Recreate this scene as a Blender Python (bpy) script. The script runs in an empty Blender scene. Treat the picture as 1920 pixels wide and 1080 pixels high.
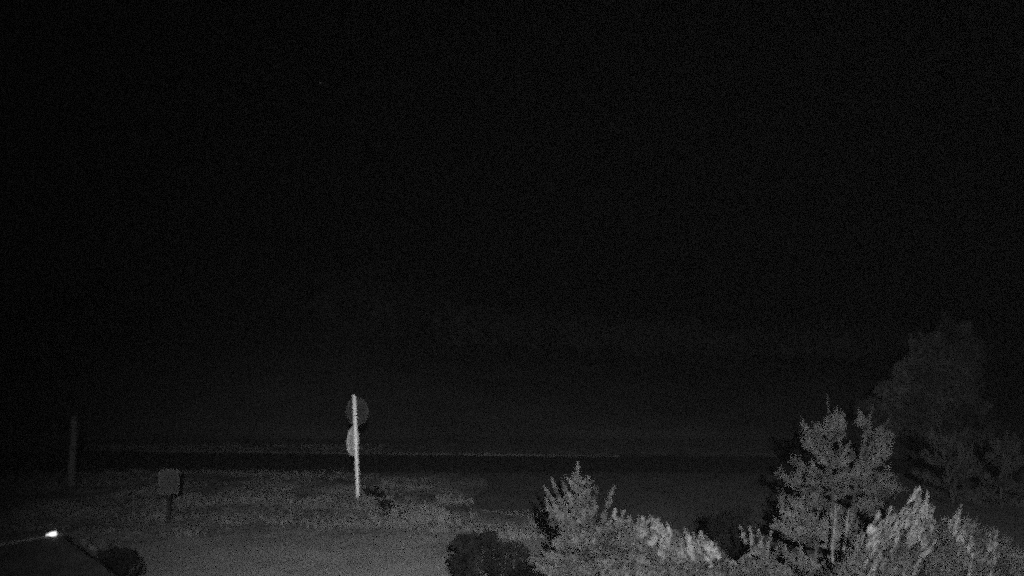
import bpy, math, random
import numpy as np
from mathutils import Vector, Matrix
from mathutils import noise as mnoise

R = math.radians
S = bpy.context.scene
COL = S.collection
rng = np.random.default_rng(11)
random.seed(5)

# ------------------------------------------------------------------ camera
CAM = Vector((0, 0, 4.0))
F = 1663.0                                   # focal length in pixels of a 1920 wide frame
PITCH = math.atan(138 / F)
cd = bpy.data.cameras.new('camera')
cam = bpy.data.objects.new('camera', cd)
COL.objects.link(cam)
cam.location = CAM
cam.rotation_euler = (R(90) + PITCH, 0, 0)
cd.sensor_width = 36
cd.lens = 36 * F / 1920
cd.clip_start = 0.1
cd.clip_end = 3000
S.camera = cam

# ------------------------------------------------------------------ night sky, moon, infrared floodlight
world = bpy.data.worlds.new('World')
S.world = world
world.use_nodes = True
nt = world.node_tree
nt.nodes.clear()
sky = nt.nodes.new('ShaderNodeTexSky')
sky.sky_type = 'NISHITA'
sky.sun_disc = False
sky.sun_elevation = R(38)
sky.sun_rotation = R(200)
bw = nt.nodes.new('ShaderNodeRGBToBW')       # the camera sees infrared only: no colour
bg = nt.nodes.new('ShaderNodeBackground')
bg.inputs['Strength'].default_value = 0.00012
wo = nt.nodes.new('ShaderNodeOutputWorld')
nt.links.new(sky.outputs[0], bw.inputs[0])
nt.links.new(bw.outputs[0], bg.inputs['Color'])
nt.links.new(bg.outputs[0], wo.inputs[0])

ml = bpy.data.lights.new('moon', 'SUN')
ml.energy = 0.012
ml.angle = R(0.5)
moon = bpy.data.objects.new('moon', ml)
COL.objects.link(moon)
moon.rotation_euler = (R(52), 0, R(20))

# the floodlight of the watching camera, higher up the slope behind it
fl = bpy.data.lights.new('infrared_floodlight', 'SPOT')
fl.energy = 29000
fl.spot_size = R(72)
fl.spot_blend = 1.0
fl.shadow_soft_size = 0.05
flood = bpy.data.objects.new('infrared_floodlight', fl)
COL.objects.link(flood)
flood.location = (0.4, -2.5, 4.8)
flood.rotation_euler = (Vector((3.2, 24, -0.5)) - Vector(flood.location)).to_track_quat('-Z', 'Y').to_euler()

S.view_settings.view_transform = 'Standard'
S.view_settings.look = 'None'
S.view_settings.exposure = 0
S.view_settings.gamma = 1

# ------------------------------------------------------------------ a high-gain sensor: leave the sampling grain in
cy = S.cycles
cy.use_denoising = False
cy.use_adaptive_sampling = True
cy.adaptive_threshold = 0.09
cy.adaptive_min_samples = 3
cy.use_light_tree = False
cy.max_bounces = 4
cy.diffuse_bounces = 2
cy.volume_bounces = 1
cy.sample_clamp_indirect = 0.05
cy.filter_width = 3.2

# ------------------------------------------------------------------ helpers
def ray(px, py):
    v = Vector((px - 960, F, 540 - py))
    return Matrix.Rotation(PITCH, 3, 'X') @ v

def at(px, py, Y):
    d = ray(px, py)
    return CAM + d * (Y / d.y)

def gnd(px, py, z=0.0):
    d = ray(px, py)
    return CAM + d * ((z - CAM.z) / d.z)

def tag(o, label=None, cat=None, group=None, kind=None):
    if label: o['label'] = label
    if cat: o['category'] = cat
    if group: o['group'] = group
    if kind: o['kind'] = kind
    return o

def empty(name, loc, rz=0, **k):
    o = bpy.data.objects.new(name, None)
    o.empty_display_size = 0.2
    COL.objects.link(o)
    o.location = loc
    o.rotation_euler = (0, 0, rz)
    return tag(o, **k)

class MB:
    def __init__(s):
        s.v = []; s.f = []
    def quads(s, q):                        # q: (n,4,3) array
        n0 = sum(len(a) for a in s.v)
        n = len(q)
        s.v.append(q.reshape(-1, 3))
        s.f += (np.arange(n * 4).reshape(-1, 4) + n0).tolist()
    def raw(s, vs, fs):
        n0 = sum(len(a) for a in s.v)
        s.v.append(np.array(vs, float).reshape(-1, 3))
        s.f += [[i + n0 for i in f] for f in fs]
    def box(s, c, d, rot=None):
        vs = []
        for z in (-1, 1):
            for x, y in ((-1, -1), (1, -1), (1, 1), (-1, 1)):
                p = Vector((x * d[0] / 2, y * d[1] / 2, z * d[2] / 2))
                if rot: p = rot @ p
                vs.append(tuple(Vector(c) + p))
        s.raw(vs, [(3, 2, 1, 0), (4, 5, 6, 7), (0, 1, 5, 4), (1, 2, 6, 5), (2, 3, 7, 6), (3, 0, 4, 7)])
    def tube(s, pts, rad, n=8, cap=True):
        pts = [Vector(p) for p in pts]
        if not isinstance(rad, (list, tuple)): rad = [rad] * len(pts)
        vs = []; fs = []
        for i, p in enumerate(pts):
            a = pts[max(0, i - 1)]; b = pts[min(len(pts) - 1, i + 1)]
            t = (b - a).normalized()
            u = t.cross(Vector((0.31, 0.95, 0.05))).normalized(); w = t.cross(u)
            for k in range(n):
                an = 2 * math.pi * k / n
                vs.append(tuple(p + (u * math.cos(an) + w * math.sin(an)) * rad[i]))
        for i in range(len(pts) - 1):
            for k in range(n):
                k2 = (k + 1) % n
                fs.append((i * n + k, i * n + k2, (i + 1) * n + k2, (i + 1) * n + k))
        if cap:
            fs.append(tuple(range(n - 1, -1, -1)))
            m = (len(pts) - 1) * n
            fs.append(tuple(range(m, m + n)))
        s.raw(vs, fs)
    def build(s, name, mat, parent=None, smooth=False):
        me = bpy.data.meshes.new(name)
        v = np.concatenate(s.v)
        me.from_pydata(v.tolist(), [], s.f)
        if smooth:
            me.polygons.foreach_set('use_smooth', [True] * len(me.polygons))
        me.materials.append(mat)
        me.update()
        o = bpy.data.objects.new(name, me)
        COL.objects.link(o)
        if parent: o.parent = parent
        return o

def mat(name, lo, hi=None, scale=5.0, rough=0.9, metal=0.0, detail=4, bump=0.0, trans=False, scale2=None, amt2=0.0):
    """grey procedural material: two albedos mixed by noise (object-space position)"""
    m = bpy.data.materials.new(name)
    m.use_nodes = True
    t = m.node_tree; t.nodes.clear()
    out = t.nodes.new('ShaderNodeOutputMaterial')
    tc = t.nodes.new('ShaderNodeTexCoord')
    nz = t.nodes.new('ShaderNodeTexNoise')
    nz.inputs['Scale'].default_value = scale
    nz.inputs['Detail'].default_value = detail
    nz.inputs['Roughness'].default_value = 0.65
    rp = t.nodes.new('ShaderNodeValToRGB')
    hi = lo if hi is None else hi
    rp.color_ramp.elements[0].position = 0.36; rp.color_ramp.elements[0].color = (lo, lo, lo, 1)
    rp.color_ramp.elements[1].position = 0.64; rp.color_ramp.elements[1].color = (hi, hi, hi, 1)
    t.links.new(tc.outputs['Object'], nz.inputs['Vector'])
    t.links.new(nz.outputs['Fac'], rp.inputs['Fac'])
    colr = rp.outputs['Color']
    if scale2:
        n2 = t.nodes.new('ShaderNodeTexNoise')
        n2.inputs['Scale'].default_value = scale2
        n2.inputs['Detail'].default_value = 3
        t.links.new(tc.outputs['Object'], n2.inputs['Vector'])
        mr = t.nodes.new('ShaderNodeMapRange')
        mr.inputs['From Min'].default_value = 0.3; mr.inputs['From Max'].default_value = 0.7
        mr.inputs['To Min'].default_value = 1 - amt2; mr.inputs['To Max'].default_value = 1 + amt2
        t.links.new(n2.outputs['Fac'], mr.inputs['Value'])
        vm = t.nodes.new('ShaderNodeVectorMath'); vm.operation = 'SCALE'
        t.links.new(colr, vm.inputs[0]); t.links.new(mr.outputs[0], vm.inputs['Scale'])
        colr = vm.outputs[0]
    if trans:                                # thin leaves: light passes through too
        d = t.nodes.new('ShaderNodeBsdfDiffuse'); tr = t.nodes.new('ShaderNodeBsdfTranslucent')
        mx = t.nodes.new('ShaderNodeMixShader'); mx.inputs[0].default_value = 0.35
        t.links.new(colr, d.inputs['Color']); t.links.new(colr, tr.inputs['Color'])
        t.links.new(d.outputs[0], mx.inputs[1]); t.links.new(tr.outputs[0], mx.inputs[2])
        t.links.new(mx.outputs[0], out.inputs[0])
    else:
        b = t.nodes.new('ShaderNodeBsdfPrincipled')
        b.inputs['Roughness'].default_value = rough
        b.inputs['Metallic'].default_value = metal
        b.inputs['Specular IOR Level'].default_value = 0.25
        t.links.new(colr, b.inputs['Base Color'])
        if bump:
            bp = t.nodes.new('ShaderNodeBump'); bp.inputs['Strength'].default_value = bump
            bp.inputs['Distance'].default_value = 0.03
            t.links.new(nz.outputs['Fac'], bp.inputs['Height'])
            t.links.new(bp.outputs[0], b.inputs['Normal'])
        t.links.new(b.outputs[0], out.inputs[0])
    return m

M = dict(
    verge=mat('verge_soil', 0.11, 0.25, 0.7, scale2=4, amt2=0.4, bump=0.5),
    yard=mat('yard_gravel', 0.2, 0.31, 0.6, scale2=16, amt2=0.4, bump=0.2),
    asphalt=mat('road_asphalt', 0.03, 0.045, 1.2, scale2=30, amt2=0.3),
    apron=mat('worn_asphalt', 0.07, 0.11, 0.6, scale2=30, amt2=0.25),
    paint=mat('road_paint', 0.25, 0.7, 3.0),
    pebble=mat('pebble_stone', 0.12, 0.24, 6.0),
    kerb=mat('kerb_stone', 0.03, 0.10, 1.6),
    hill=mat('hill_scrub', 0.06, 0.11, 0.12),
    wood=mat('far_foliage', 0.06, 0.14, 0.05, trans=True),
    grass=mat('grass_blades', 0.11, 0.22, 0.7, trans=True),
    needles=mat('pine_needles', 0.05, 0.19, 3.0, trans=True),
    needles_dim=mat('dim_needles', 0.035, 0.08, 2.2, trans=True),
    weed=mat('weed_leaves', 0.13, 0.27, 2.0, trans=True),
    leaf_pale=mat('pale_leaves', 0.07, 0.27, 4.5, trans=True),  # tones spread wide: shade between clumps is put into the colour
    leaf_mid=mat('mid_leaves', 0.025, 0.13, 3.2, trans=True),  # dark clump-sized patches paint the shaded gaps between bright sprays
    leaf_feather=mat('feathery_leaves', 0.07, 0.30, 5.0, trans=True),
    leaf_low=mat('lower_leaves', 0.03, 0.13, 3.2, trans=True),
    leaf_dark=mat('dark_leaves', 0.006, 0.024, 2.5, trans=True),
    bark=mat('bark', 0.18, 0.38, 9.0, bump=0.6),
    bark_dark=mat('dark_bark', 0.02, 0.05, 9.0),
    barkpale=mat('pale_bark', 0.08, 0.16, 9.0),
    pole=mat('galvanised_steel', 0.78, 0.9, 12.0, rough=0.6),
    signgrey=mat('grey_sign_back', 0.028, 0.045, 6.0, rough=0.7),
    signbare=mat('bare_sign_back', 0.6, 0.75, 6.0, rough=0.6),  # bare metal, paler than the grey painted back
    signrim=mat('sign_rim', 0.06, 0.1, 6.0, rough=0.6),
    oldwood=mat('weathered_wood', 0.07, 0.12, 6.0, bump=0.5),
    darkpost=mat('dark_post', 0.012, 0.02, 6.0),
    plate=mat('dull_plate', 0.03, 0.05, 4.0),
    roof=mat('roof_felt', 0.018, 0.035, 2.5, scale2=30, amt2=0.4),
    wall=mat('shed_boards', 0.05, 0.09, 3.0),
    trim=mat('roof_trim', 0.08, 0.16, 12.0),
)

def emat(name, strength):
    m = bpy.data.materials.new(name); m.use_nodes = True
    t = m.node_tree; t.nodes.clear()
    e = t.nodes.new('ShaderNodeEmission'); e.inputs['Strength'].default_value = strength
    o = t.nodes.new('ShaderNodeOutputMaterial'); t.links.new(e.outputs[0], o.inputs[0])
    return m

def vnoise(x, y, s, seed=0.0):
    return mnoise.noise(Vector((x * s + seed, y * s - seed, seed * 0.7)))

# ------------------------------------------------------------------ leaves
def unit(a):
    return a / np.maximum(np.linalg.norm(a, axis=-1, keepdims=True), 1e-9)

def leaves(mb, base, direc, length, width):
    """pointed leaf quads: base (n,3), direction (n,3), length/width (n,)"""
    n = len(base)
    d = unit(direc)
    side = unit(np.cross(d, rng.normal(size=(n, 3))))
    L = np.asarray(length).reshape(-1, 1) * np.ones((n, 1)); W = np.asarray(width).reshape(-1, 1) * np.ones((n, 1))
    mid = base + d * L * 0.45
    q = np.stack([base, mid + side * W / 2, base + d * L, mid - side * W / 2], axis=1)
    mb.quads(q)

def shoot(mb, p0, p1, n, ll, lw, up=0.8, bend=0.0, taper=True):
    """a leafy or needled shoot from p0 to p1"""
    p0 = np.array(p0, float); p1 = np.array(p1, float)
    ax = p1 - p0
    t = rng.random(n) ** 0.9
    b = p0 + ax * t[:, None]
    b[:, 2] += bend * (t * t - t)
    u = unit(ax[None, :])
    r = unit(rng.normal(size=(n, 3)))
    d = unit(u * up + r * 0.75)
    l = ll * (0.6 + 0.7 * rng.random(n))
    if taper: l = l * (1.35 - 1.0 * t)
    leaves(mb, b, d, l, lw * (0.7 + 0.6 * rng.random(n)))

def blob_leaves(mb, c, r, n, ll, lw, shell=0.5, clump=0.35):
    """leaves through an uneven ellipsoid volume, gathered in clumps"""
    nc = max(6, n // 45)
    u = unit(rng.normal(size=(nc, 3)))
    rad = (shell + (1 - shell) * rng.random((nc, 1))) * (0.8 + 0.35 * rng.random((nc, 1)))
    cc = np.array(c) + u * rad * np.array(r)
    pick = rng.integers(0, nc, n)
    b = cc[pick] + rng.normal(size=(n, 3)) * np.array(r) * clump * 0.45
    d = unit(u[pick] * 0.7 + np.array([0, 0, 0.5]) + rng.normal(size=(n, 3)) * 0.6)
    leaves(mb, b, d, ll * (0.5 + rng.random(n)), lw * (0.6 + 0.8 * rng.random(n)))

def limb_pts(p0, p1, sag=0.0, n=5):
    p0 = Vector(p0); p1 = Vector(p1)
    out = []
    for i in range(n):
        t = i / (n - 1)
        p = p0.lerp(p1, t)
        p.z -= sag * math.sin(math.pi * t)
        out.append(p)
    return out

# ------------------------------------------------------------------ ground
def ground_z(x, y):
    if y < 20.5 or y > 33 or x > -0.5: return 0.0
    w = min(1, (y - 20.5) / 3) * min(1, (33 - y) / 3) * min(1, (-0.5 - x) / 2)
    return w * (0.10 + 0.12 * vnoise(x, y, 0.5, 3.1) + 0.06 * vnoise(x, y, 1.7, 8.0))

def build_ground():
    xs = np.concatenate([np.linspace(-900, -30, 14), np.linspace(-28, 12, 161), np.linspace(16, 900, 14)])
    ys = np.concatenate([np.linspace(-60, 12, 7), np.linspace(14, 42, 113), np.linspace(48, 1500, 16)])
    vs = []; fs = []
    for y in ys:
        for x in xs:
            vs.append((x, y, ground_z(x, y) - 0.012))
    n = len(xs)
    for j in range(len(ys) - 1):
        for i in range(n - 1):
            fs.append((j * n + i, j * n + i + 1, (j + 1) * n + i + 1, (j + 1) * n + i))
    mb = MB(); mb.raw(vs, fs)
    tag(mb.build('ground', M['verge'], smooth=True), kind='structure')
build_ground()

def flat(name, pts, z, m, kind='structure'):
    mb = MB(); mb.raw([(p[0], p[1], z) for p in pts], [tuple(range(len(pts)))])
    return tag(mb.build(name, m), kind=kind)

# pale gravel yard in the foreground
yard = [gnd(170, 1110), gnd(150, 1080), gnd(190, 1046), gnd(235, 1022), gnd(330, 1012), gnd(430, 1003), gnd(560, 996),
        gnd(700, 994), gnd(800, 988), gnd(880, 992), gnd(960, 1003), gnd(1060, 1030), gnd(1300, 1080), gnd(1300, 1300), gnd(120, 1300)]
def rough_edge(pts, amp=0.12, k=8):
    out = []
    for a, b in zip(pts, pts[1:] + pts[:1]):
        for i in range(k):
            p = a.lerp(b, i / k)
            out.append((p.x + amp * vnoise(p.x, p.y, 2.3, 1), p.y + amp * 2 * vnoise(p.x, p.y, 1.9, 5)))
    return out
flat('yard', rough_edge(yard), 0.004, M['yard'])

# the road across the view, its pale far kerb, and the junction apron on the right
A = gnd(-200, 842); B = gnd(2200, 863)
A2 = gnd(-200, 884); B2 = gnd(2200, 890)
flat('road', [A2, B2, B, A], 0.004, M['asphalt'])
apron = [gnd(860, 886.6), gnd(2200, 890.3), gnd(2200, 1060), gnd(1560, 1045), gnd(1250, 1006), gnd(1000, 972), gnd(905, 955), gnd(860, 930)]
flat('junction', rough_edge(apron, 0.05, 5), 0.008, M['apron'])
mb = MB()
ed = [gnd(905, 957), gnd(1003, 971)]
dv = (ed[1] - ed[0]).normalized(); nv = Vector((-dv.y, dv.x, 0)) * 0.05
mb.raw([(p.x, p.y, 0.0125) for p in (ed[0] - nv, ed[1] - nv, ed[1] + nv, ed[0] + nv)], [(0, 1, 2, 3)])
tag(mb.build('edge_line', M['paint']), kind='structure')
mb = MB()
ka = gnd(260, 847); kb = gnd(1160, 857)
for i in range(60):
    a = ka.lerp(kb, i / 60); b = ka.lerp(kb, (i + 0.985) / 60)
    c = (a + b) / 2; L = (b - a).length
    an = math.atan2((b - a).y, (b - a).x)
    mb.box((c.x, c.y + 0.1, 0.02 + 0.012 * random.random()), (L, 0.14, 0.09), Matrix.Rotation(an, 3, 'Z'))
tag(mb.build('kerb', M['kerb']), kind='structure')

# ------------------------------------------------------------------ wooded hill far behind
RIDGE = [(-400, 650), (0, 610), (150, 590), (300, 560), (440, 545), (560, 530), (640, 548), (750, 538), (800, 578), (900, 606),
         (1050, 622), (1200, 630), (1350, 640), (1500, 640), (1700, 655), (2300, 665)]
def ridge_py(px):
    for (a, ya), (b, yb) in zip(RIDGE, RIDGE[1:]):
        if a <= px <= b: return ya + (yb - ya) * (px - a) / (b - a)
    return 660
def hill_z(x, Y):
    px = 960 + x / 112 * F
    top = at(px, ridge_py(px) + 8, 112).z
    t = (Y - 46) / 66
    if t < 0: return -0.3
    if t <= 1: return top * (1 - (1 - t) ** 1.6) + 0.5 * vnoise(x, Y, 0.08, 2) * t
    return top * max(0, 1 - (t - 1) * 0.5)
xs = np.linspace(-110, 110, 90); ys = np.concatenate([np.linspace(44, 115, 40), np.linspace(125, 250, 10)])
vs = [(x, y, hill_z(x, y) - 0.05) for y in ys for x in xs]
fs = [(j * 90 + i, j * 90 + i + 1, (j + 1) * 90 + i + 1, (j + 1) * 90 + i) for j in range(len(ys) - 1) for i in range(89)]
mb = MB(); mb.raw(vs, fs)
tag(mb.build('hill', M['hill'], smooth=True), kind='structure')
# the wood on it: crowns of leaf clumps
mb = MB()
for i in range(1500):
    Y = 74 + 42 * random.random() ** 0.7
    x = random.uniform(-75, 62)
    h = 1.0 + 1.6 * random.random()
    z = hill_z(x, Y)
    blob_leaves(mb, (x, Y, z + h * 0.45), (h * 0.8, h * 0.8, h * 0.6), 60, 0.5, 0.34)
tag(mb.build('far_wood', M['wood']), kind='stuff')

# ------------------------------------------------------------------ grass on the verge
def grass():
    mb = MB()
    n = 0
    P = []
    while n < 2600:
        px = random.uniform(-60, 1060); py = random.uniform(884, 1000)
        p = gnd(px, py)
        v = vnoise(p.x, p.y, 0.45, 6.0)
        if random.random() < 0.35 + v * 1.3:
            if px > 880 and py < 960: continue
            P.append((p.x, p.y)); n += 1
    for i in range(350):                     # rough growth beyond the road too
        p = gnd(random.uniform(120, 720), random.uniform(834, 846)); P.append((p.x, p.y))
    for x, y in P:
        k = 9
        z = ground_z(x, y)
        b = np.column_stack([x + rng.normal(size=k) * 0.09, y + rng.normal(size=k) * 0.09, np.full(k, z - 0.02)])
        d = unit(np.column_stack([rng.normal(size=k) * 0.5, rng.normal(size=k) * 0.5, np.ones(k)]))
        leaves(mb, b, d, 0.07 + 0.10 * rng.random(k), 0.02)
    tag(mb.build('grass', M['grass']), kind='stuff')
grass()

# ------------------------------------------------------------------ weed clumps on the verge
def weed(px, py, w, h, n, label, m='weed'):
    p = gnd(px, py); p.z = ground_z(p.x, p.y)
    o = empty('weed_clump', p, label=label, cat='weed', group='weed clumps on the verge')
    mb = MB()
    for i in range(n):
        x = rng.normal() * w * 0.3; y = rng.normal() * w * 0.25
        hh = h * (0.4 + 0.7 * rng.random()) * max(0.35, 1 - (abs(x) / w) ** 1.5)
        shoot(mb, (x, y, -0.02), (x + rng.normal() * 0.12, y + rng.normal() * 0.12, hh), 34, 0.11, 0.03)
    mb.build('foliage', M[m], o)
    return o
weed(785, 982, 1.9, 0.5, 64, 'wide pale weed clump right of the sign pole, larger of the verge clumps')
weed(842, 946, 0.7, 0.32, 22, 'small pale weed clump behind the wide one, nearer the road')
weed(362, 1004, 0.9, 0.26, 22, 'low weed clump by the foot of the dark plate post', 'grass')
weed(955, 1010, 1.1, 0.32, 26, 'weedy clump at the yard edge beside the spreading young pine')
weed(150, 1030, 0.9, 0.3, 22, 'dim weed clump beyond the bright glint of the low roof', 'grass')
weed(300, 975, 1.2, 0.22, 20, 'thin weed clump beside the foot of the dark plate post, nearer the lone post', 'grass')
weed(545, 985, 1.3, 0.24, 24, 'low weed clump at the yard edge, left of the sign pole', 'grass')
weed(455, 950, 1.4, 0.22, 22, 'faint weed clump in the verge midway between plate post and sign pole', 'grass')
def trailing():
    b = gnd(718, 955)  # dark streak on the verge, built as a row of leaf clumps
    o = empty('dark_leaf_row', b, label='low dark row of leaf clumps curving away from the foot of the sign pole', cat='shrub')
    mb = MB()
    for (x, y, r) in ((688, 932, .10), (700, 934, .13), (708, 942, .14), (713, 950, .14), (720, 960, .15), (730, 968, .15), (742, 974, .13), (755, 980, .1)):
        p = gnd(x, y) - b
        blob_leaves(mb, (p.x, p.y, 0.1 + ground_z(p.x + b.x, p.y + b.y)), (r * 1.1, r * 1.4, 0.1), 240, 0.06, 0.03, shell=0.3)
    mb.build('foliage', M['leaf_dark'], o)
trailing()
def pebbles():
    mb = MB()
    for i in range(900):
        p = gnd(random.uniform(170, 880), random.uniform(992, 1085))
        r = random.uniform(0.008, 0.022)
        vs = [(p.x + r * random.uniform(.7, 1.2) * math.cos(a), p.y + r * random.uniform(.7, 1.2) * math.sin(a), 0.0) for a in (0, 1.26, 2.5, 3.8, 5.0)]
        vs.append((p.x, p.y, r * 0.9))
        mb.raw(vs, [(k, (k + 1) % 5, 5) for k in range(5)])
    tag(mb.build('pebbles', M['pebble']), kind='stuff')
pebbles()

# ------------------------------------------------------------------ sign pole with two round signs
def disc(mb, c, r, nrm, th, n=48, r0=0.0):
    nrm = Vector(nrm).normalized(); u = Vector((0, 0, 1)).cross(nrm).normalized(); w = nrm.cross(u)
    vs = []; fs = []
    for s_ in (-1, 1):
        for rr in ((r,) if r0 == 0 else (r, r0)):
            for k in range(n):
                a = 2 * math.pi * k / n
                vs.append(tuple(Vector(c) + nrm * th / 2 * s_ + (u * math.cos(a) + w * math.sin(a)) * rr))
    if r0 == 0:
        fs.append(tuple(range(n - 1, -1, -1))); fs.append(tuple(range(n, 2 * n)))
        for k in range(n): fs.append((k, (k + 1) % n, n + (k + 1) % n, n + k))
    else:
        def ringf(a, b):
            for k in range(n): fs.append((a * n + k, a * n + (k + 1) % n, b * n + (k + 1) % n, b * n + k))
        ringf(0, 2); ringf(3, 1); ringf(1, 0); ringf(2, 3)
    mb.raw(vs, fs)

base = gnd(672, 943)
sp = empty('sign_pole', base, label='pale steel pole with two round signs seen from behind, leaning slightly', cat='road sign')
topw = at(664, 742, base.y)
top = topw - base
mb = MB(); mb.tube([(0, 0, -0.2), tuple(top * 0.5), tuple(top)], 0.052, 16)
pole = mb.build('pole', M['pole'], sp, smooth=True)
mb = MB(); mb.tube([tuple(top - top.normalized() * 0.005), tuple(top + top.normalized() * 0.02)], 0.057, 16)
mb.build('cap', M['pole'], sp)
def sign(px, py, yaw, r, m, off, rimm, lab):
    c = at(px, py, base.y + off) - base
    nrm = Vector((math.sin(yaw), -math.cos(yaw), 0))
    mb = MB(); disc(mb, c, r, nrm, 0.006)
    o = mb.build('sign_plate', m, sp); o['label'] = lab
    mb = MB(); disc(mb, c, r + 0.004, nrm, 0.03, r0=r - 0.018); mb.build('rim', rimm, o)
    mb = MB()
    u = Vector((0, 0, 1)).cross(nrm).normalized()
    t = top.normalized()
    for dz in (-0.18, 0.18):
        mb2 = MB()
        f = (c.z + dz) / top.z
        pc = top * f
        mb2.tube([tuple(pc - t * 0.02), tuple(pc + t * 0.02)], 0.06, 14)
        mb2.build('clamp', M['pole'], sp)
sign(670, 772, R(-30), 0.395, M['signgrey'], 0.13, M['signrim'], 'upper round sign, darker back')
sign(662, 827, R(79), 0.415, M['signbare'], 0.16, M['signbare'], 'lower round sign, paler and turned almost edge on')

# ------------------------------------------------------------------ thick wooden post far left
p = gnd(133, 918)
po = empty('wooden_post', p, rz=R(8), label='thick dim wooden post standing alone at the far left', cat='post')
mb = MB()
h = at(137, 779, p.y).z
n = 14
vs = []; fs = []
rings = [0, 0.3, 0.9, 1.5, h - 0.05, h]
for j, z in enumerate(rings):
    for k in range(n):
        a = 2 * math.pi * k / n
        r = (0.115 - 0.012 * z / h) * (1 + 0.05 * vnoise(math.cos(a) * 2, math.sin(a) * 2 + z, 1.3, 4)) - (0.03 if j == 5 else 0)
        vs.append((r * math.cos(a) + 0.01 * z, r * math.sin(a), z - (0.1 if j == 0 else 0)))
for j in range(len(rings) - 1):
    for k in range(n): fs.append((j * n + k, j * n + (k + 1) % n, (j + 1) * n + (k + 1) % n, (j + 1) * n + k))
fs.append(tuple(range((len(rings) - 1) * n, len(rings) * n)))
mb.raw(vs, fs); mb.build('shaft', M['oldwood'], po, smooth=True)
mb = MB(); mb.tube([(0.01 * 1.9, 0, 1.86), (0.01 * 1.9, 0, 1.9)], 0.118, 14); mb.build('band', M['oldwood'], po)

# ------------------------------------------------------------------ small plate on a dark post
p = gnd(315, 987)
so = empty('plate_post', p, rz=R(12), label='dull rectangular plate on a thin dark post in the verge', cat='small sign')
mb = MB(); mb.tube([(0, 0, -0.1), (0, 0, 1.33)], 0.045, 10); mb.build('post', M['darkpost'], so)
mb = MB(); mb.box((0.0, -0.055, 1.08), (0.42, 0.02, 0.56)); pl = mb.build('plate', M['plate'], so)
mb = MB()
for x, z, a, b in ((0, 1.08 + 0.29, 0.46, 0.02), (0, 1.08 - 0.29, 0.46, 0.02), (-0.22, 1.08, 0.02, 0.56), (0.22, 1.08, 0.02, 0.56)):
    mb.box((x, -0.055, z), (a, 0.034, b))
mb.build('frame', M['oldwood'], pl)

# ------------------------------------------------------------------ low shed roof at the lower left with a bright glint on its corner
c0 = at(112, 1004, 15.2)                     # far right corner of the roof
c1 = at(-140, 1037, 13.6)                    # far edge going left, out of frame
slope = 0.22
sh = empty('shed', (c0.x, c0.y, 0), label='low dark shed roof at the lower left corner below the lone post', cat='shed')
d = (c1 - c0); d.z = 0; dn = d.normalized(); fr = Vector((dn.y, -dn.x, 0))
if fr.y > 0: fr = -fr
def P(a, b, z=0): 
    v = dn * a + fr * b
    return (v.x, v.y, c0.z - b * slope + z - 0.02 * a)
La, Lb = 4.2, 2.6
mb = MB()
for k in range(7):                           # overlapping felt strips
    b0 = k * Lb / 7; b1 = (k + 1) * Lb / 7 + 0.02
    z = 0.004 * (k % 2)
    mb.raw([P(0, b0, z), P(La, b0, z), P(La, b1, z), P(0, b1, z), P(0, b0, z - 0.04), P(La, b0, z - 0.04), P(La, b1, z - 0.04), P(0, b1, z - 0.04)],
           [(0, 1, 2, 3), (7, 6, 5, 4), (0, 4, 5, 1), (1, 5, 6, 2), (2, 6, 7, 3), (3, 7, 4, 0)])
mb.build('roof', M['roof'], sh)
mb = MB(); mb.tube([P(-0.05, -0.02, 0.012), P(La, -0.02, 0.012)], 0.014, 8); mb.build('roof_trim', M['trim'], sh)
mb = MB()
def wallq(a0, b0, a1, b1):
    u0 = P(a0, b0, -0.045); u1 = P(a1, b1, -0.045)
    mb.raw([(u0[0], u0[1], 0), (u1[0], u1[1], 0), u1, u0], [(0, 1, 2, 3)])
wallq(0.12, 0.12, La - .12, 0.12); wallq(0.12, 0.12, 0.12, Lb - .12); wallq(0.12, Lb - .12, La - .12, Lb - .12); wallq(La - .12, .12, La - .12, Lb - .12)
mb.build('wall', M['wall'], sh)
lc = at(98, 1001.5, 15.1)  # the glint is put in as a small body with its own glow
lm = empty('corner_glint', lc, label='bright glint on the corner of the low shed roof, built as a glowing body', cat='glint')
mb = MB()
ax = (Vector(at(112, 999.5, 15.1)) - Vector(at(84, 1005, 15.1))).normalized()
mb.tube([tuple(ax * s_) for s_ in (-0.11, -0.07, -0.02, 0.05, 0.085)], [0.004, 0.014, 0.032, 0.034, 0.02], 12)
mb.build('glow_body', emat('glint_glow', 1.6), lm, smooth=True)
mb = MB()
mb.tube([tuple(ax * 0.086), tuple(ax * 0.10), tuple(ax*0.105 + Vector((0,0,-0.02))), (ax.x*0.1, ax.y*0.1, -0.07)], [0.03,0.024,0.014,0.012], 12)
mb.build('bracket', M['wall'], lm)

# ------------------------------------------------------------------ star
mb = MB()
sc_ = at(601, 156, 900)
mb.tube([(0, -0.6, 0), (0, -0.3, 0), (0, 0.3, 0), (0, 0.6, 0)], [0.3, 0.75, 0.75, 0.3], 12)
st = mb.build('star', emat('starlight', 0.07)); st.location = sc_
tag(st, 'single faint star high in the black sky', 'star')

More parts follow.
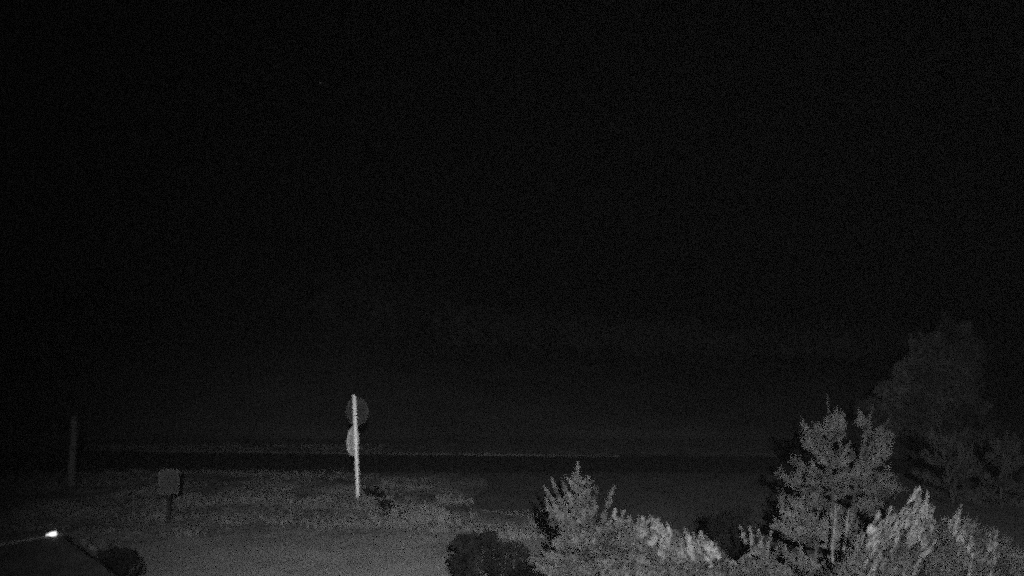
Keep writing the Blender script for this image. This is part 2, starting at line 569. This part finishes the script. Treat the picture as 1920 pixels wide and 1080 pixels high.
# ------------------------------------------------------------------ young pines
def young_pine(name, px, Y, pytop, wpx, label, leaders, dens=1.0, needle=0.11, m='needles', seed=0, group=None, tiers=9, cat='tree', bark='bark', zlow=0.12, lean=0.0, expo=0.75):
    """leaders: list of (px, py) tips; the crown is whorls of upswept needled boughs under each"""
    global rng
    rng = np.random.default_rng(100 + seed); random.seed(seed)
    b = at(px, 900, Y); b.z = 0
    o = empty(name, b, label=label, cat=cat, group=group)
    tr = MB(); fo = MB()
    sc = Y / F
    main = at(px, pytop, Y).z
    for li, (lx, ly, wl) in enumerate(leaders):
        tip = at(lx, ly, Y) - b
        z0 = 0.0 if li == 0 else main * 0.22
        bx = (lx - px) * sc * (0.35 if li else 0.1)
        pts = [(0 if li == 0 else 0, 0, z0 - 0.05)]
        for t in (0.25, 0.5, 0.75, 1.0):
            pts.append((tip.x * t ** 1.3, 0.15 * math.sin(li * 2 + t), z0 + (tip.z - z0) * t))
        tr.tube(pts, [0.05, 0.042, 0.03, 0.018, 0.006], 8)
        # the leader candle
        shoot(fo, pts[-2], pts[-1], int(240 * dens), needle * 0.55, 0.012, up=1.2)
        R0 = wl * sc / 2
        nt_ = tiers
        for k in range(nt_):
            t = 0.84 - (0.84 - zlow) * (k / (nt_ - 1))
            i = min(3, int(t * 4)); f = t * 4 - i
            c = Vector(pts[i]).lerp(Vector(pts[i + 1]), f)
            rr = R0 * (0.12 + 0.88 * (k / (nt_ - 1)) ** expo) * random.uniform(0.8, 1.12)
            nb = 6 + k // 2
            a0 = random.random() * 6.28
            for q in range(nb):
                a = a0 + 2 * math.pi * q / nb + random.uniform(-0.25, 0.25)
                L = rr * random.uniform(0.7, 1.15)
                e = c + Vector((math.cos(a) * L, math.sin(a) * L, L * random.uniform(0.30, 0.75)))
                pp = limb_pts(c, e, sag=L * 0.12, n=4)
                fo.tube(pp, [0.014, 0.011, 0.008, 0.004], 5, cap=False)
                ns = int((110 + 260 * L) * dens)
                for s0, s1 in ((0.25, 0.6), (0.55, 1.0)):
                    pa = Vector(c).lerp(e, s0); pb = Vector(c).lerp(e, s1)
                    shoot(fo, pa, pb, ns, needle, 0.018, up=0.9)
                # side twigs
                for s_ in range(int(3 + L * 6)):
                    t2 = random.uniform(0.3, 0.95)
                    pa = Vector(c).lerp(e, t2)
                    dd = Vector((math.cos(a + random.choice((-1, 1)) * random.uniform(.5, 1.0)), math.sin(a + random.uniform(-1, 1)), random.uniform(0.2, 1.0))).normalized()
                    shoot(fo, pa, pa + dd * (0.12 + 0.22 * random.random()), int(75 * dens), needle * 0.85, 0.018, up=1.0)
    tr.build('trunk', M[bark], o, smooth=True)
    fo.build('crown', M[m], o)
    return o

def shrub(name, px, Y, shoots, label, m='leaf_pale', group=None, body=None, bodym='leaf_mid', ll=0.095, lw=0.03, per=80, seed=0, stems=4, cat='shrub', up=1.0, thin=0.0):
    """shoots: (px_base, py_base, px_tip, py_tip, dy); body: list of (px, py, rx_px, ry_px, n)"""
    global rng
    rng = np.random.default_rng(300 + seed); random.seed(seed + 50)
    b = at(px, 900, Y); b.z = 0
    o = empty(name, b, label=label, cat=cat, group=group)
    st_ = MB()
    fo = MB(); sh_ = MB()
    sc = Y / F
    cs = []
    for (bx, by, rx, ry, n) in (body or []):
        c = at(bx, by, Y) - b
        cs.append(c)
        blob_leaves(fo, c, (rx * sc, rx * sc * 0.7, ry * sc), n, ll, lw, shell=0.35)
    for i in range(stems):
        c = random.choice(cs) if cs else Vector((0, 0, 0.5))
        st_.tube(limb_pts((random.uniform(-.15, .15), random.uniform(-.1, .1), -0.05), c + Vector((random.uniform(-.2, .2), random.uniform(-.2, .2), 0.1)), sag=0.0), [0.025, 0.022, 0.018, 0.014, 0.008], 6)
    for (ax_, ay, tx, ty, dy) in shoots:
        p0 = at(ax_, ay, Y + dy) - b; p1 = at(tx, ty, Y + dy) - b
        st_.tube([p0, (p0 + p1) / 2, p1], [0.008, 0.006, 0.003], 5, cap=False)
        n = int(per * max(0.4, (p1 - p0).length / 0.5))
        shoot(sh_, p0, p1, n, ll, lw, up=up)
    st_.build('stem', M['bark_dark'], o, smooth=True)
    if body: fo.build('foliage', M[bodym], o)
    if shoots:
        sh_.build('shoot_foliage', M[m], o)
    return o

# spreading young pine in the middle
yp = young_pine('young_pine', 1085, 13.2, 866, 200,
    'spreading young pine with one tall candle right of the sign pole', [(1085, 866, 80)], dens=0.7, needle=0.075, seed=1,
    tiers=6, zlow=0.45, expo=1.6)

def rand_shoots(x0, x1, topf, n, lx=(20, 60), leanx=(-6, 18), seed=0, dyr=0.5, drop=30):
    random.seed(seed)
    out = []
    for i in range(n):
        x = random.uniform(x0, x1); L = random.uniform(*lx)
        yt = topf(x) + random.uniform(0, 1) ** 1.5 * drop
        out.append((x - random.uniform(*leanx), yt + L, x, yt, random.uniform(-dyr, dyr)))
    return out

# upswept long shoots round the pine (left side fans left, right one up right)
fan = [(1060, 985, 1020, 912, -.1), (1070, 985, 1034, 897, .1), (1080, 970, 1053, 899, -.2), (1040, 990, 1024, 935, .2),
       (1090, 970, 1078, 930, 0), (1085, 930, 1083, 868, 0), (1095, 960, 1105, 896, .1), (1108, 970, 1120, 914, -.1),
       (1135, 960, 1152, 911, 0), (1130, 985, 1138, 940, .1), (1062, 1000, 1030, 950, 0), (1100, 985, 1094, 920, .2)]
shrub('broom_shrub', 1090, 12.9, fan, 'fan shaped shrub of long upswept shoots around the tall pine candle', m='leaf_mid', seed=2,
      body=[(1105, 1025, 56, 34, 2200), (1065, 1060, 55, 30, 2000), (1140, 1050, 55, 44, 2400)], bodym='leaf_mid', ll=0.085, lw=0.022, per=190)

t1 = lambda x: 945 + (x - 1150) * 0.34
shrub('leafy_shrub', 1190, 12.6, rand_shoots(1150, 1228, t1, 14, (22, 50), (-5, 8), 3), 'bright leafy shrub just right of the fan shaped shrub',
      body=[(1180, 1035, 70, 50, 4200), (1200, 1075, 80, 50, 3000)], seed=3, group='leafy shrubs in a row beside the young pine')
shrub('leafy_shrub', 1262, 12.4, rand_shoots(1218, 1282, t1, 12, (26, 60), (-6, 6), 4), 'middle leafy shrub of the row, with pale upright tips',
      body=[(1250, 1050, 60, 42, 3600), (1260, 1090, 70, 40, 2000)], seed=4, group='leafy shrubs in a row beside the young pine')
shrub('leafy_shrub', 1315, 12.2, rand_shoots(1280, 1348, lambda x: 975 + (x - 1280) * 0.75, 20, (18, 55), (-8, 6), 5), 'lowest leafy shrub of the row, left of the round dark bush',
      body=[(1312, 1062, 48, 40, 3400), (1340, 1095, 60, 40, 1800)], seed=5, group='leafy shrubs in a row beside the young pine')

# dark bushes
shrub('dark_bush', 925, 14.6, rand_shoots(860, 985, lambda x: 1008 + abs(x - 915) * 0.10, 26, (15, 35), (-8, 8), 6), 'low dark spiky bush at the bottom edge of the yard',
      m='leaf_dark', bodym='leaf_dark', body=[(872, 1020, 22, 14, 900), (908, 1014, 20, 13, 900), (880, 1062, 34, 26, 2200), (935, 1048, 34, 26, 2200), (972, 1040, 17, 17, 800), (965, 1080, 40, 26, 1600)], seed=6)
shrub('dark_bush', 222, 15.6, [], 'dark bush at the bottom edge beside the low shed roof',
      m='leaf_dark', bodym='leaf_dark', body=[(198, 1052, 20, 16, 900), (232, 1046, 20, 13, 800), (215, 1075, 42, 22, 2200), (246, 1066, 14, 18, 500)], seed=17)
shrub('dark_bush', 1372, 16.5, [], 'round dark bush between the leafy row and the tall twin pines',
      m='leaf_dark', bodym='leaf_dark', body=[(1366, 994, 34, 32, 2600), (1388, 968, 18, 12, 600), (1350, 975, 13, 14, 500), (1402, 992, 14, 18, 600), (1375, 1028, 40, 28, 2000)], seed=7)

# small bright shrub between the dark bush and the pines
shrub('sparse_shrub', 1420, 13.4, [(1398, 1020, 1388, 985, 0), (1412, 1025, 1405, 986, .1), (1425, 1030, 1422, 990, 0), (1440, 1030, 1446, 996, .1),
      (1430, 1050, 1428, 1005, .1), (1385, 1062, 1368, 1050, 0), (1400, 1066, 1393, 1046, 0), (1420, 1072, 1410, 1052, .1), (1436, 1055, 1440, 1030, 0)],
      'sparse little shrub with bright leaves under the left side of the twin pines', seed=8, body=[(1415, 1050, 34, 26, 900), (1430, 1075, 50, 20, 1200)], ll=0.06)

# pines on the right
def bough_pine(name, stems, boughs, Y, label, m='needles', bark='bark', seed=0, needle=0.10, dens=1.0, reps=3, group=None, plume=0.34, width=0.018):
    """a pine from its stems and main boughs; every bough is repeated round the stem in depth"""
    global rng
    rng = np.random.default_rng(500 + seed); random.seed(seed + 9)
    b = at(stems[0][0][0], 900, Y); b.z = 0
    o = empty(name, b, label=label, cat='tree', group=group)
    tr = MB(); fo = MB()
    for si, st in enumerate(stems):
        pts = [at(x, y, Y) - b for x, y in st]
        if si == 0: pts.insert(0, Vector((0, 0, -0.05)))
        n = len(pts)
        tr.tube(pts, [0.045 * (1 - i / n) + 0.005 for i in range(n)], 8)
        shoot(fo, pts[-2], pts[-1], int(170 * dens), needle * 0.5, width * 0.8, up=1.2)
        shoot(fo, pts[-3], pts[-2], int(150 * dens), needle * 0.9, width, up=0.9, taper=False)
    for (x0, y0, x1, y1) in boughs:
        for r_ in range(reps):
            c = at(x0, y0, Y) - b; e = at(x1, y1, Y) - b
            c.z -= 0.2 * (e - c).length
            L = (e - c).length
            f = 1.0 if r_ == 0 else random.uniform(0.55, 0.95)
            dy = 0 if r_ == 0 else (1 if r_ % 2 else -1) * random.uniform(0.4, 0.9) * L
            e = c + (e - c) * f + Vector((0, dy, random.uniform(-0.05, 0.05)))
            L = (e - c).length
            fo.tube(limb_pts(c, e, sag=L * 0.10, n=4), [0.014, 0.011, 0.008, 0.004], 5, cap=False)
            shoot(fo, c.lerp(e, 0.35), e, int(190 * L * dens), needle * 0.9, width, up=1.0)
            for k in range(3):               # young candles standing up at the bough's end
                p = c.lerp(e, random.uniform(0.7, 1.0)); hh = random.uniform(0.10, 0.24) * min(1.0, 0.5 + L)
                shoot(fo, p, p + Vector((random.uniform(-.04, .04) + 0.25 * hh * (1 if e.x > c.x else -1), random.uniform(-.04, .04), hh)), int(170 * hh * dens + 8), needle * 0.5, width * 0.9, up=1.4)
            ax = (e - c).normalized()
            for k in range(int(5 + 11 * L)):
                t = random.uniform(0.15, 0.97)
                p = c.lerp(e, t)
                p.z -= L * 0.10 * math.sin(math.pi * t)
                q = Vector(rng.normal(size=3)); q = (q - ax * q.dot(ax)).normalized()
                q.z = abs(q.z) * 0.6 - 0.1
                ln = plume * L * (1.05 - t) + 0.06
                shoot(fo, p, p + (ax * 0.9 + q * 0.75).normalized() * ln, int((8 + 110 * ln) * dens), needle * 0.8, width, up=1.0)
    tr.build('trunk', M[bark], o, smooth=True)
    fo.build('crown', M[m], o)
    return o

bough_pine('twin_pine', [[(1563, 1035), (1562, 950), (1558, 870), (1555, 800), (1551, 741)]],
    [(1556, 832, 1507, 798), (1557, 850, 1512, 830), (1556, 822, 1580, 788), (1558, 870, 1592, 842), (1558, 884, 1486, 862),
     (1560, 905, 1465, 893), (1560, 905, 1520, 880), (1560, 925, 1463, 940), (1560, 905, 1612, 880), (1555, 800, 1567, 774),
     (1562, 938, 1498, 915), (1561, 930, 1590, 905), (1557, 812, 1530, 800), (1562, 950, 1470, 968), (1558, 870, 1530, 845)], 18.6,
    'taller left pine of the front pair, with a straight bare candle', seed=1, group='pair of pines on the right', bark='bark_dark', dens=1.3, plume=0.46, reps=4)
bough_pine('twin_pine', [[(1590, 1030), (1602, 930), (1611, 870), (1624, 810), (1638, 757)], [(1620, 862), (1634, 832), (1648, 806), (1668, 786)]],
    [(1624, 800, 1612, 778), (1642, 830, 1664, 812), (1630, 856, 1662, 838), (1625, 872, 1652, 860),
     (1610, 892, 1690, 908), (1606, 902, 1676, 926), (1610, 888, 1668, 886), (1602, 922, 1662, 946), (1600, 932, 1642, 966), 
     (1600, 940, 1545, 962), (1610, 880, 1640, 850), (1636, 830, 1628, 800), (1604, 915, 1560, 915)], 18.9,
    'right pine of the front pair, forked into two leaning tips', seed=2, group='pair of pines on the right', bark='bark_dark', dens=1.3, plume=0.46, reps=4)
bough_pine('low_pine', [[(1530, 1090), (1530, 1030), (1532, 990), (1535, 955)]],
    [(1532, 1000, 1448, 985), (1532, 990, 1470, 958), (1533, 985, 1500, 948), (1533, 985, 1600, 970), (1533, 1000, 1645, 1000), (1531, 1060, 1470, 1040),
     (1531, 1060, 1620, 1040), (1530, 1085, 1440, 1065), (1530, 1080, 1600, 1062), (1533, 1000, 1580, 1000), (1530, 1085, 1510, 1045), (1530, 1085, 1660, 1075),
     (1532, 1000, 1500, 985), (1530, 1100, 1460, 1090), (1530, 1100, 1570, 1085)], 15.6,
    'low bushy pine in front of the twin pines', seed=3, bark='bark_dark', dens=1.3, plume=0.5, reps=4)

# bright feathery shrubs on the right
t2 = lambda x: 922 + abs(x - 1728) * 1.1 + 14 * math.sin(x * 0.4)
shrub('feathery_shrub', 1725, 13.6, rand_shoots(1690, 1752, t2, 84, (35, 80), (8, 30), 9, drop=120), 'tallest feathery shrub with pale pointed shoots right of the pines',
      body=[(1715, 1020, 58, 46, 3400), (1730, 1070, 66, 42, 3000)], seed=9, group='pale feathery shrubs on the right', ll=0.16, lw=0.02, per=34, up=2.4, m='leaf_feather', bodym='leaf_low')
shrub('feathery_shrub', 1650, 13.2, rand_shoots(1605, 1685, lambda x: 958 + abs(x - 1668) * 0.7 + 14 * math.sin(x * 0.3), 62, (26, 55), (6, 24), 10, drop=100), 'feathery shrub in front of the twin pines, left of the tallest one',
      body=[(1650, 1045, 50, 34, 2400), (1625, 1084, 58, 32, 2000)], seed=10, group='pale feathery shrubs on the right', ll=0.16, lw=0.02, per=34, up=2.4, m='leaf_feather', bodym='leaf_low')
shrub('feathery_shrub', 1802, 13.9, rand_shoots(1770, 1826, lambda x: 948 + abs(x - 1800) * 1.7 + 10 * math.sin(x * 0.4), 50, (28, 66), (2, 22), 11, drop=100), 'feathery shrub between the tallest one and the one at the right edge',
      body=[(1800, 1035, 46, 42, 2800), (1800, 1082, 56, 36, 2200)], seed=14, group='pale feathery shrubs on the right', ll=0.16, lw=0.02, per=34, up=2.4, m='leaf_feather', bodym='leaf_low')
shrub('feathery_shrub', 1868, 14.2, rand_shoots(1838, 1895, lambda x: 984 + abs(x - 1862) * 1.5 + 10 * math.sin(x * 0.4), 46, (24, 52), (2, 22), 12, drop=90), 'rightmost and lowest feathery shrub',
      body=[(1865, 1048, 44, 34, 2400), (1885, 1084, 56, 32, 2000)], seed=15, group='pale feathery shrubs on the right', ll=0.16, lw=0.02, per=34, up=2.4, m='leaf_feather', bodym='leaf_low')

# two thin bare stems before the low pine
b_ = at(1572, 900, 14.6); b_.z = 0
ts = empty('thin_sapling', b_, label='two thin pale bare stems standing before the low bushy pine', cat='sapling')
for (x0, y0, x1, y1) in ((1560, 1030, 1567, 944), (1582, 1030, 1590, 958)):
    p0 = at(x0, y0, 14.6) - b_; p1 = at(x1, y1, 14.6) - b_
    mb = MB(); mb.tube([(p0.x * 0.6, 0, -0.05), (p0.x, 0.0, p0.z), ((p0.x + p1.x) / 2 + 0.012, 0, (p0.z + p1.z) / 2), tuple(p1)], [0.022, 0.018, 0.015, 0.006], 8)
    for k in range(5):
        f = 0.3 + 0.13 * k; c = p0.lerp(p1, f); sd_ = -1 if k % 2 else 1
        shoot(mb, c, (c.x + sd_ * 0.07, c.y - 0.02, c.z + 0.09), 10, 0.05, 0.015)
    mb.build('stem', M['barkpale'], ts)

# dim pines behind, right
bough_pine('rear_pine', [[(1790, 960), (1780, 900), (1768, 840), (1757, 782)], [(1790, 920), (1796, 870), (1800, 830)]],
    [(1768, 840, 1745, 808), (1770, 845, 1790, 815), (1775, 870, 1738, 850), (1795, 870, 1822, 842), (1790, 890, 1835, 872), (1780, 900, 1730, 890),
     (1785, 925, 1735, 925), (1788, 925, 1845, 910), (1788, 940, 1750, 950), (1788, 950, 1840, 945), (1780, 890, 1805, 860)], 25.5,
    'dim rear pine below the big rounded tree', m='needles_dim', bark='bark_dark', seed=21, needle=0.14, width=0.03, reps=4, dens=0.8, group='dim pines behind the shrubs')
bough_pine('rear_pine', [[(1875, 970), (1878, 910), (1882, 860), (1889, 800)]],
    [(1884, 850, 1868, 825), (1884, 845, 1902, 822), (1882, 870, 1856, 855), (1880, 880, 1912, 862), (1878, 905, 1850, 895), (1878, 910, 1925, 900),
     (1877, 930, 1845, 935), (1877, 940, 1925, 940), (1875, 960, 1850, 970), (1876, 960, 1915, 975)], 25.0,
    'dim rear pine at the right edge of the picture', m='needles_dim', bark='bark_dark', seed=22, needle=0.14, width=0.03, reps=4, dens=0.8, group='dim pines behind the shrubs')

# big broad tree far right
def broad_tree():
    global rng
    rng = np.random.default_rng(77); random.seed(77)
    Y = 38
    b = at(1760, 900, Y); b.z = 0
    o = empty('broad_tree', b, label='large dim broad tree with rounded top standing behind everything on the right', cat='tree')
    tr = MB(); fo = MB()
    sc = Y / F
    blobs = [(1790, 640, 38, 34), (1745, 665, 34, 34), (1815, 690, 28, 44), (1770, 715, 50, 40), (1712, 706, 26, 24), (1676, 738, 26, 20),
             (1636, 768, 22, 16), (1800, 770, 44, 40), (1725, 765, 50, 36), (1680, 790, 34, 28), (1760, 820, 60, 40), (1820, 820, 40, 40)]
    tr.tube([(0, 0, -0.1), (0.1, 0, 0.8), (0.05, 0, 1.8), (0.4, 0, 3.6), (0.5, 0, 5.0)], [0.2, 0.17, 0.14, 0.08, 0.03], 10)
    for (x, y, rx, ry) in blobs:
        c = at(x, y, Y + random.uniform(-0.8, 0.8)) - b
        tr.tube(limb_pts((0.08, 0, min(2.2, c.z * 0.5)), c, sag=0.1), [0.07, 0.055, 0.04, 0.03, 0.012], 6)
        blob_leaves(fo, c, (rx * sc, rx * sc, ry * sc), 3200, 0.2, 0.11, shell=0.3)
    tr.build('trunk', M['bark_dark'], o, smooth=True)
    fo.build('crown', M['leaf_far'] if 'leaf_far' in M else M['leaf_dark'], o)
M['leaf_far'] = mat('far_tree_leaves', 0.02, 0.12, 0.9, trans=True)
broad_tree()

# ------------------------------------------------------------------ thin haze, added so its scatter puts grain into the dark
mb = MB(); mb.box((0, 85, 24), (400, 330, 54))
hz = mb.build('haze', bpy.data.materials.new('grain_haze'))
hm = hz.data.materials[0]; hm.use_nodes = True
t = hm.node_tree; t.nodes.clear()
pv = t.nodes.new('ShaderNodeVolumePrincipled')
pv.inputs['Color'].default_value = (0.9, 0.9, 0.9, 1)
pv.inputs['Density'].default_value = 0.005
pv.inputs['Anisotropy'].default_value = 0.96
ho = t.nodes.new('ShaderNodeOutputMaterial')
t.links.new(pv.outputs[0], ho.inputs['Volume'])
hm.cycles.volume_sampling = 'MULTIPLE_IMPORTANCE'
hm.cycles.homogeneous_volume = True
tag(hz, kind='stuff')
